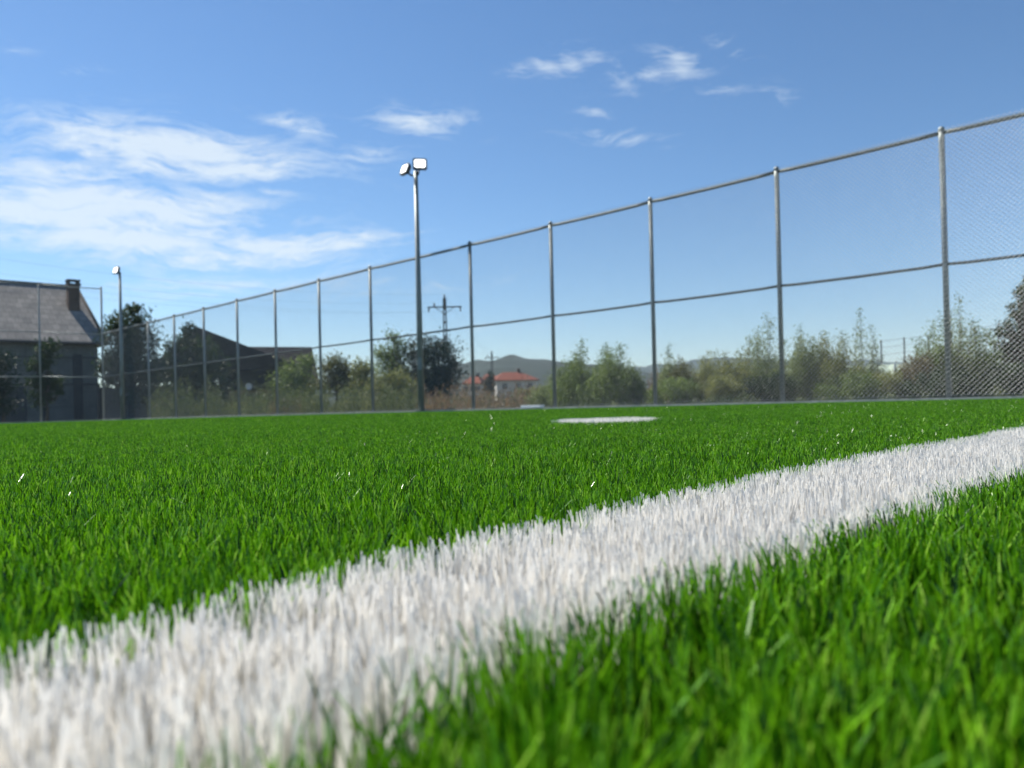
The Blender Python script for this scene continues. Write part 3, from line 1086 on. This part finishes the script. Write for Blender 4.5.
def red_house(x0, x1, yE, yR, Y, label, rz, wide=8.0):
    p0, p1_ = at(x0, horizon(x0), Y), at(x1, horizon(x1), Y)
    k = Y / F
    L = (x1 - x0) * k
    c = (p0 + p1_) / 2
    h = empty('red_roofed_house', (c[0], c[1], GZ), label, 'house', 'distant houses with red roofs', rz)
    zE, zR = (horizon((x0 + x1) / 2) - yE) * k - GZ, (horizon((x0 + x1) / 2) - yR) * k * 1.02 - GZ
    mb = MB(); walls(mb, -L / 2 + 0.4, L / 2 - 0.4, 0, wide, zE - 0.1); mb.build('wall', 'cream_wall', h)
    mb = MB(); hip_roof(mb, -L / 2 + 0.4, L / 2 - 0.4, 0, wide, zE, zR, L * 0.3, L * 0.3, ov=0.5)
    r = mb.build('roof', 'red_roof', h)
    mb = MB(); mb.box((L * 0.15, wide / 2, zR + 0.1), (0.6, 0.6, 1.3)); mb.build('chimney', 'brick', r)
    for fx in (-0.28, 0.02, 0.3):
        mb = MB(); mb.box((L * fx, -0.02, zE - 1.3), (1.1, 0.06, 1.2)); w_ = mb.build('window', 'darkwood', h)
        mb = MB(); mb.box((L * fx, -0.056, zE - 1.3), (0.94, 0.012, 1.04)); mb.build('pane', 'window', w_)
    return h


red_house(495, 540, 379.5, 371.5, 165, 'small cream house with a red hipped roof below the wooded hill', 0.25)
red_house(462, 482, 383, 376, 190, 'faint red roofed house partly hidden by the dark round tree', -0.2)
red_house(483, 500, 379, 373.5, 200, 'pinkish roofed house next to the thin distant power pole', 0.1)

# pale greenhouse roof behind the scrub
g0 = at(776, horizon(776), 46); g1 = at(1030, horizon(1030), 40)
gh = empty('greenhouse', (g0[0], g0[1], GZ), 'long pale green plastic greenhouse half hidden behind the scrub', 'greenhouse', rz=math.atan2(g1[1] - g0[1], g1[0] - g0[0]))
Lg = float(np.linalg.norm(g1[:2] - g0[:2]))
mb = MB()
na, nl = 14, 40
V = []
for i in range(nl + 1):
    for j in range(na + 1):
        a = math.pi * j / na
        rr = 1 + 0.012 * math.cos(math.pi * i)
        V.append((Lg * i / nl, 2.6 - 2.6 * math.cos(a) * rr, 2.25 * math.sin(a) ** 0.8 * rr))
Fc = [(i * (na + 1) + j, (i + 1) * (na + 1) + j, (i + 1) * (na + 1) + j + 1, i * (na + 1) + j + 1) for i in range(nl) for j in range(na)]
Fc += [tuple(range(na + 1))[::-1], tuple(nl * (na + 1) + j for j in range(na + 1))]
mb.add(V, Fc)
mb.build('cover', 'pale_sheet', gh)
for i in range(0, 9):
    mb = MB()
    mb.tube([(Lg * i / 8, 2.6 - 2.66 * math.cos(a), 2.32 * max(0, math.sin(a)) ** 0.8) for a in np.linspace(0, math.pi, 15)], 0.03, 6)
    mb.build('hoop', 'steel', gh)

# thin wire fence beyond the greenhouse
wf = empty('wire_fence', at(881, horizon(881), 52), 'thin dark post and wire fence beyond the scrub', 'fence')
org = np.array(wf.location)
tops = []
for px, py in ((881, 340.5), (904, 337.5), (928, 335), (951, 332), (975, 328), (998, 324)):
    tp = at(px, py, 52) - org
    mb = MB(); mb.tube([(tp[0], tp[1], GZ - 0.1 - org[2]), tp], 0.05, 8); mb.build('post', 'darkwood', wf)
    tops.append(tp)
for dz in (0.05, 0.5, 1.0):
    mb = MB(); mb.tube([t_ - np.array([0, 0, dz]) for t_ in tops], 0.009, 5); mb.build('wire', 'cable', wf)


# ------------------------------------------------------------------ power poles and wires
def power_pole(px, ytop, Y, label, arm, rz):
    p = at(px, horizon(px), Y)
    k = Y / F
    h = (horizon(px) - ytop) * k - GZ
    t = empty('power_pole', (p[0], p[1], GZ), label, 'power pole', 'power poles', rz)
    mb = MB()
    # ladder-like concrete pole: two legs tied by rungs
    for s in (-1, 1):
        mb.tube([(s * 0.22, 0, -0.2), (s * 0.10, 0, h - 0.4)], [0.10, 0.07], 6)
    mb.box((0, 0, h - 0.55), (0.32, 0.2, 1.1))
    nr = int(h / 0.75)
    for i in range(1, nr):
        z = i * h / nr
        mb.box((0, 0, z), (0.44 - 0.24 * z / h, 0.12, 0.16))
    mb.build('pole', 'oldconcrete', t)
    mb = MB()
    mb.box((0, -0.13, h - 0.85), (arm, 0.12, 0.12))
    mb.tube([(-arm * 0.3, -0.13, h - 0.85), (0, -0.13, h - 1.5)], 0.03, 6)
    mb.tube([(arm * 0.3, -0.13, h - 0.85), (0, -0.13, h - 1.5)], 0.03, 6)
    mb.build('crossarm', 'oldconcrete', t)
    tipz = []
    for fx, z0, s in ((-0.46, h - 0.91, -1), (0.46, h - 0.91, -1), (-0.30, h - 0.79, 1), (0, h, 1)):
        mb = MB()
        x = arm * fx
        zz = [z0, z0 + s * 0.1, z0 + s * 0.14, z0 + s * 0.24, z0 + s * 0.28, z0 + s * 0.36]
        mb.tube([(x, -0.13 if fx else 0, z) for z in zz], [0.03, 0.09, 0.05, 0.09, 0.05, 0.04], 8)
        mb.build('insulator', 'insulator', t, True)
        ca, sa = math.cos(rz), math.sin(rz)
        tipz.append(np.array([p[0] + x * ca, p[1] + x * sa, GZ + zz[-1]]))
    return t, tipz


pp1, tp1 = power_pole(447, 297, 72, 'concrete power pole with a wide crossarm rising behind the dark round tree', 3.2, 0.05)
pp2, tp2 = power_pole(493, 352, 135, 'thin distant power pole next to the red roofed house', 2.4, 0.1)
pp3, tp3 = power_pole(-120, 243, 46, 'power pole standing outside the view beyond the barn', 3.2, -0.3)
for i, (a, b) in enumerate(zip(tp1, tp3)):
    mb = MB()
    pts = [a + (b - a) * u + np.array([0, 0, -1.0 * 4 * u * (1 - u)]) for u in np.linspace(0, 1, 17)]
    mb.tube(pts, 0.005, 5)
    o = mb.build('power_cable', 'cable')
    tag(o, 'thin power cable crossing the sky above the barn towards the power pole', 'cable', 'power cables above the barn')
for i, (a, b) in enumerate(zip(tp1, tp2)):
    mb = MB()
    pts = [a + (b - a) * u + np.array([0, 0, -1.2 * 4 * u * (1 - u)]) for u in np.linspace(0, 1, 17)]
    mb.tube(pts, 0.005, 5)
    tag(mb.build('power_cable', 'cable'), 'thin power cable running between the two power poles', 'cable', 'power cables between the poles')


# ------------------------------------------------------------------ hills
def hill(name, label, prof, Y, depth, mat, lump):
    xs = np.arange(prof[0][0], prof[-1][0] + 1, 2.0)
    ys = np.interp(xs, [p[0] for p in prof], [p[1] for p in prof])
    k = Y / F
    hgt = np.array([(horizon(x) - y) * k for x, y in zip(xs, ys)])
    cx = np.array([at(x, horizon(x), Y)[0] for x in xs])
    nv = 25
    V = np.zeros((nv, len(xs), 3))
    for j in range(nv):
        t = j / (nv - 1) * 2 - 1                       # -1 near foot, 0 ridge, 1 far foot
        prof_z = np.cos(t * math.pi / 2) ** 1.3
        V[j, :, 0] = cx * (1 + t * depth / Y * 0.6)
        V[j, :, 1] = Y + t * depth
        V[j, :, 2] = hgt * prof_z + (vnoise(cx / lump, np.full_like(cx, t * depth / lump), 3) - 0.5) * lump * 0.35 * prof_z + GZ
    idx = np.arange(nv * len(xs)).reshape(nv, len(xs))
    Q = np.stack([idx[:-1, :-1], idx[:-1, 1:], idx[1:, 1:], idx[1:, :-1]], -1).reshape(-1, 4)
    o = link(name, fastmesh(name, V.reshape(-1, 3), Q), mat)
    return tag(o, label, kind='structure')


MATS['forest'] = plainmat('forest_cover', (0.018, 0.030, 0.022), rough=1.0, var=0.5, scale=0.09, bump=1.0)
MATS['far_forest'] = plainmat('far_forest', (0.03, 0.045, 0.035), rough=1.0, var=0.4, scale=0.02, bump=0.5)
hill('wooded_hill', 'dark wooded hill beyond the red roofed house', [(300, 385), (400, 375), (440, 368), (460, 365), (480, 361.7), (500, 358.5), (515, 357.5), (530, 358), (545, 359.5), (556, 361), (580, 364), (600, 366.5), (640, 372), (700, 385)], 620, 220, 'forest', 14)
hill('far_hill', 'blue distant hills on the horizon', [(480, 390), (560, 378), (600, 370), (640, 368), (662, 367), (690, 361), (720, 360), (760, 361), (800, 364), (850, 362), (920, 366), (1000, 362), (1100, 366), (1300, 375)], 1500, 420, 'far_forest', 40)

# haze: one closed box of thin air round the camera and the whole scene
mb = MB()
mb.box((0, 950, 48), (4400, 2200, 99))
m, nt, b, out = newmat('thin_haze')
nt.nodes.remove(b)
pv = nd(nt, 'ShaderNodeVolumePrincipled', i_Density=0.00021)
pv.inputs['Color'].default_value = (0.70, 0.88, 0.97, 1)
pv.inputs['Anisotropy'].default_value = 0.2
nt.links.new(pv.outputs[0], out.inputs['Volume'])
HAZE = mb.build('haze', m)
tag(HAZE, 'thin pale haze in the air over the meadow', 'haze', kind='stuff')

# ------------------------------------------------------------------ sun, sky and clouds
SUN_EL, SUN_AZ = RAD(51), RAD(-55)                   # azimuth measured from +Y towards +X
sd = Vector((math.sin(SUN_AZ) * math.cos(SUN_EL), math.cos(SUN_AZ) * math.cos(SUN_EL), math.sin(SUN_EL)))
sun = bpy.data.lights.new('sun', 'SUN')
sun.energy = 5.0
sun.angle = RAD(0.53)
sun.color = (1.0, 0.95, 0.87)
so = bpy.data.objects.new('sun', sun)
COL.objects.link(so)
so.rotation_euler = sd.to_track_quat('Z', 'Y').to_euler()

w = bpy.data.worlds.new('World')
SC.world = w
w.use_nodes = True
nt = w.node_tree
bg = nt.nodes['Background']
sky = nd(nt, 'ShaderNodeTexSky', sky_type='NISHITA')
sky.sun_disc = False
sky.sun_elevation = SUN_EL
sky.sun_rotation = SUN_AZ
sky.altitude = 300
sky.air_density = 1.0
sky.dust_density = 0.1
sky.ozone_density = 4.0
STR = 0.084
bg.inputs['Strength'].default_value = STR
tc = nd(nt, 'ShaderNodeTexCoord')
sx = nd(nt, 'ShaderNodeSeparateXYZ')
nt.links.new(tc.outputs['Generated'], sx.inputs[0])


def mth(op, a, b=None, c=None, clamp=False):
    n = nd(nt, 'ShaderNodeMath', operation=op, use_clamp=clamp)
    for i, v in enumerate((a, b, c)):
        if v is None: continue
        if isinstance(v, (int, float)): n.inputs[i].default_value = v
        else: nt.links.new(v, n.inputs[i])
    return n.outputs[0]


az = mth('ARCTAN2', sx.outputs['X'], sx.outputs['Y'])
el = mth('ARCSINE', sx.outputs['Z'])
cv = nd(nt, 'ShaderNodeCombineXYZ')
nt.links.new(az, cv.inputs[0]); nt.links.new(el, cv.inputs[1])
# the clouds are streaked by wind: stretched noise over azimuth and elevation
wn = nd(nt, 'ShaderNodeTexNoise', i_Scale=5.0, i_Detail=3.0)
nt.links.new(cv.outputs[0], wn.inputs['Vector'])
wv = nd(nt, 'ShaderNodeVectorMath', operation='MULTIPLY_ADD')
nt.links.new(wn.outputs['Color'], wv.inputs[0])
wv.inputs[1].default_value = (0.10, 0.10, 0)
nt.links.new(cv.outputs[0], wv.inputs[2])


def streak(rot, sc, detail, seed, rough=0.6):
    mp = nd(nt, 'ShaderNodeMapping', i_Rotation=(0, 0, rot), i_Scale=sc, i_Location=(seed, seed * 0.7, 0))
    nt.links.new(wv.outputs[0], mp.inputs['Vector'])
    n = nd(nt, 'ShaderNodeTexNoise', i_Scale=1.0, i_Detail=detail, i_Roughness=rough, i_Distortion=0.25)
    nt.links.new(mp.outputs[0], n.inputs['Vector'])
    return n.outputs['Fac']


n1 = streak(0.10, (9, 56, 1), 10, 3.1, 0.66)
n2 = streak(-0.25, (38, 105, 1), 7, 8.3, 0.68)
nz = mth('ADD', mth('MULTIPLY', n1, 0.65), mth('MULTIPLY', n2, 0.35))


def azel(px, py):
    d = ray(px, py); d = d / np.linalg.norm(d)
    return math.atan2(d[0], d[1]), math.asin(d[2])


CL = [  # px, py, rx, ry (pixels), rotation in the picture (degrees, clockwise), weight
    (175, 152, 165, 30, 7, 1.0), (105, 130, 55, 18, 8, 0.8), (300, 126, 45, 12, 10, 0.65), (250, 172, 90, 16, 4, 0.8),
    (95, 208, 210, 34, 4, 1.05), (60, 180, 110, 34, 0, 0.8), (130, 238, 170, 30, 3, 0.95), (300, 244, 115, 13, -5, 0.95),
    (230, 258, 150, 20, 0, 0.75), (250, 285, 200, 16, -2, 0.5), (390, 290, 130, 12, -3, 0.42),
    (420, 121, 58, 17, 3, 0.62), (365, 155, 40, 12, -4, 0.55), (270, 190, 30, 7, 10, 0.6), (30, 95, 90, 16, 0, 0.25),
    (520, 70, 24, 9, -8, 0.42), (548, 66, 24, 13, 15, 0.5), (570, 62, 22, 14, 30, 0.5), (592, 57, 26, 12, 10, 0.45),
    (678, 63, 36, 19, 5, 0.58), (724, 45, 30, 11, 12, 0.42), (650, 72, 22, 10, 0, 0.5), (778, 95, 30, 10, 15, 0.42), (620, 75, 26, 14, 40, 0.45),
    (615, 136, 60, 11, 4, 0.48), (598, 113, 26, 8, 10, 0.48), (730, 90, 50, 10, 5, 0.35),
    (470, 330, 120, 9, -2, 0.35), (80, 262, 150, 9, 2, 0.5), (15, 50, 30, 8, 0, 0.4), (80, 72, 30, 7, 0, 0.35),
]
mask = None
for (px, py, rx, ry, rot, wt) in CL:
    a, e = azel(px, py)
    a2, e2 = azel(px + 20, py)
    sxx = (a2 - a) / 20
    roll_here = math.atan2(e2 - e, a2 - a)
    r = roll_here - RAD(rot)
    da = mth('SUBTRACT', az, a); de = mth('SUBTRACT', el, e)
    cr, sr = math.cos(r), math.sin(r)
    u = mth('MULTIPLY', mth('ADD', mth('MULTIPLY', da, cr), mth('MULTIPLY', de, sr)), 1 / (rx * sxx))
    v = mth('MULTIPLY', mth('SUBTRACT', mth('MULTIPLY', de, cr), mth('MULTIPLY', da, sr)), 1 / (ry * sxx))
    d2 = mth('ADD', mth('MULTIPLY', u, u), mth('MULTIPLY', v, v))
    gz = mth('MULTIPLY', mth('POWER', 2.718, mth('MULTIPLY', d2, -1.0)), wt)
    mask = gz if mask is None else mth('MAXIMUM', mask, gz)
# density: noise carves the soft masks into streaks
dn = mth('ADD', mask, mth('MULTIPLY', mth('SUBTRACT', nz, 0.5), 3.7))
dn = mth('MULTIPLY', mth('MULTIPLY', mth('SUBTRACT', dn, 0.22), 1.12, clamp=True), mth('MULTIPLY', mask, 1.5, clamp=True))
dn = mth('MINIMUM', dn, 0.80)
mx = nd(nt, 'ShaderNodeMix', data_type='RGBA')
nt.links.new(dn, mx.inputs[0])
hs = nd(nt, 'ShaderNodeHueSaturation', i_Saturation=1.12, i_Value=1.03)
nt.links.new(sky.outputs[0], hs.inputs['Color'])
nt.links.new(hs.outputs[0], mx.inputs[6])
mx.inputs[7].default_value = (0.54 / STR, 0.60 / STR, 0.65 / STR, 1)
nt.links.new(mx.outputs[2], bg.inputs['Color'])

# ------------------------------------------------------------------ render settings
SC.view_settings.view_transform = 'Standard'
SC.view_settings.look = 'None'
SC.view_settings.exposure = 0.62
SC.view_settings.gamma = 1.0
SC.view_settings.use_curve_mapping = False
cy_ = SC.cycles
cy_.max_bounces = 8
cy_.diffuse_bounces = 4
cy_.glossy_bounces = 2
cy_.transmission_bounces = 4
cy_.transparent_max_bounces = 4
cy_.volume_bounces = 0
cy_.caustics_reflective = False
cy_.caustics_refractive = False
cy_.sample_clamp_indirect = 4.0
cy_.use_denoising = True
cy_.denoiser = 'OPENIMAGEDENOISE'
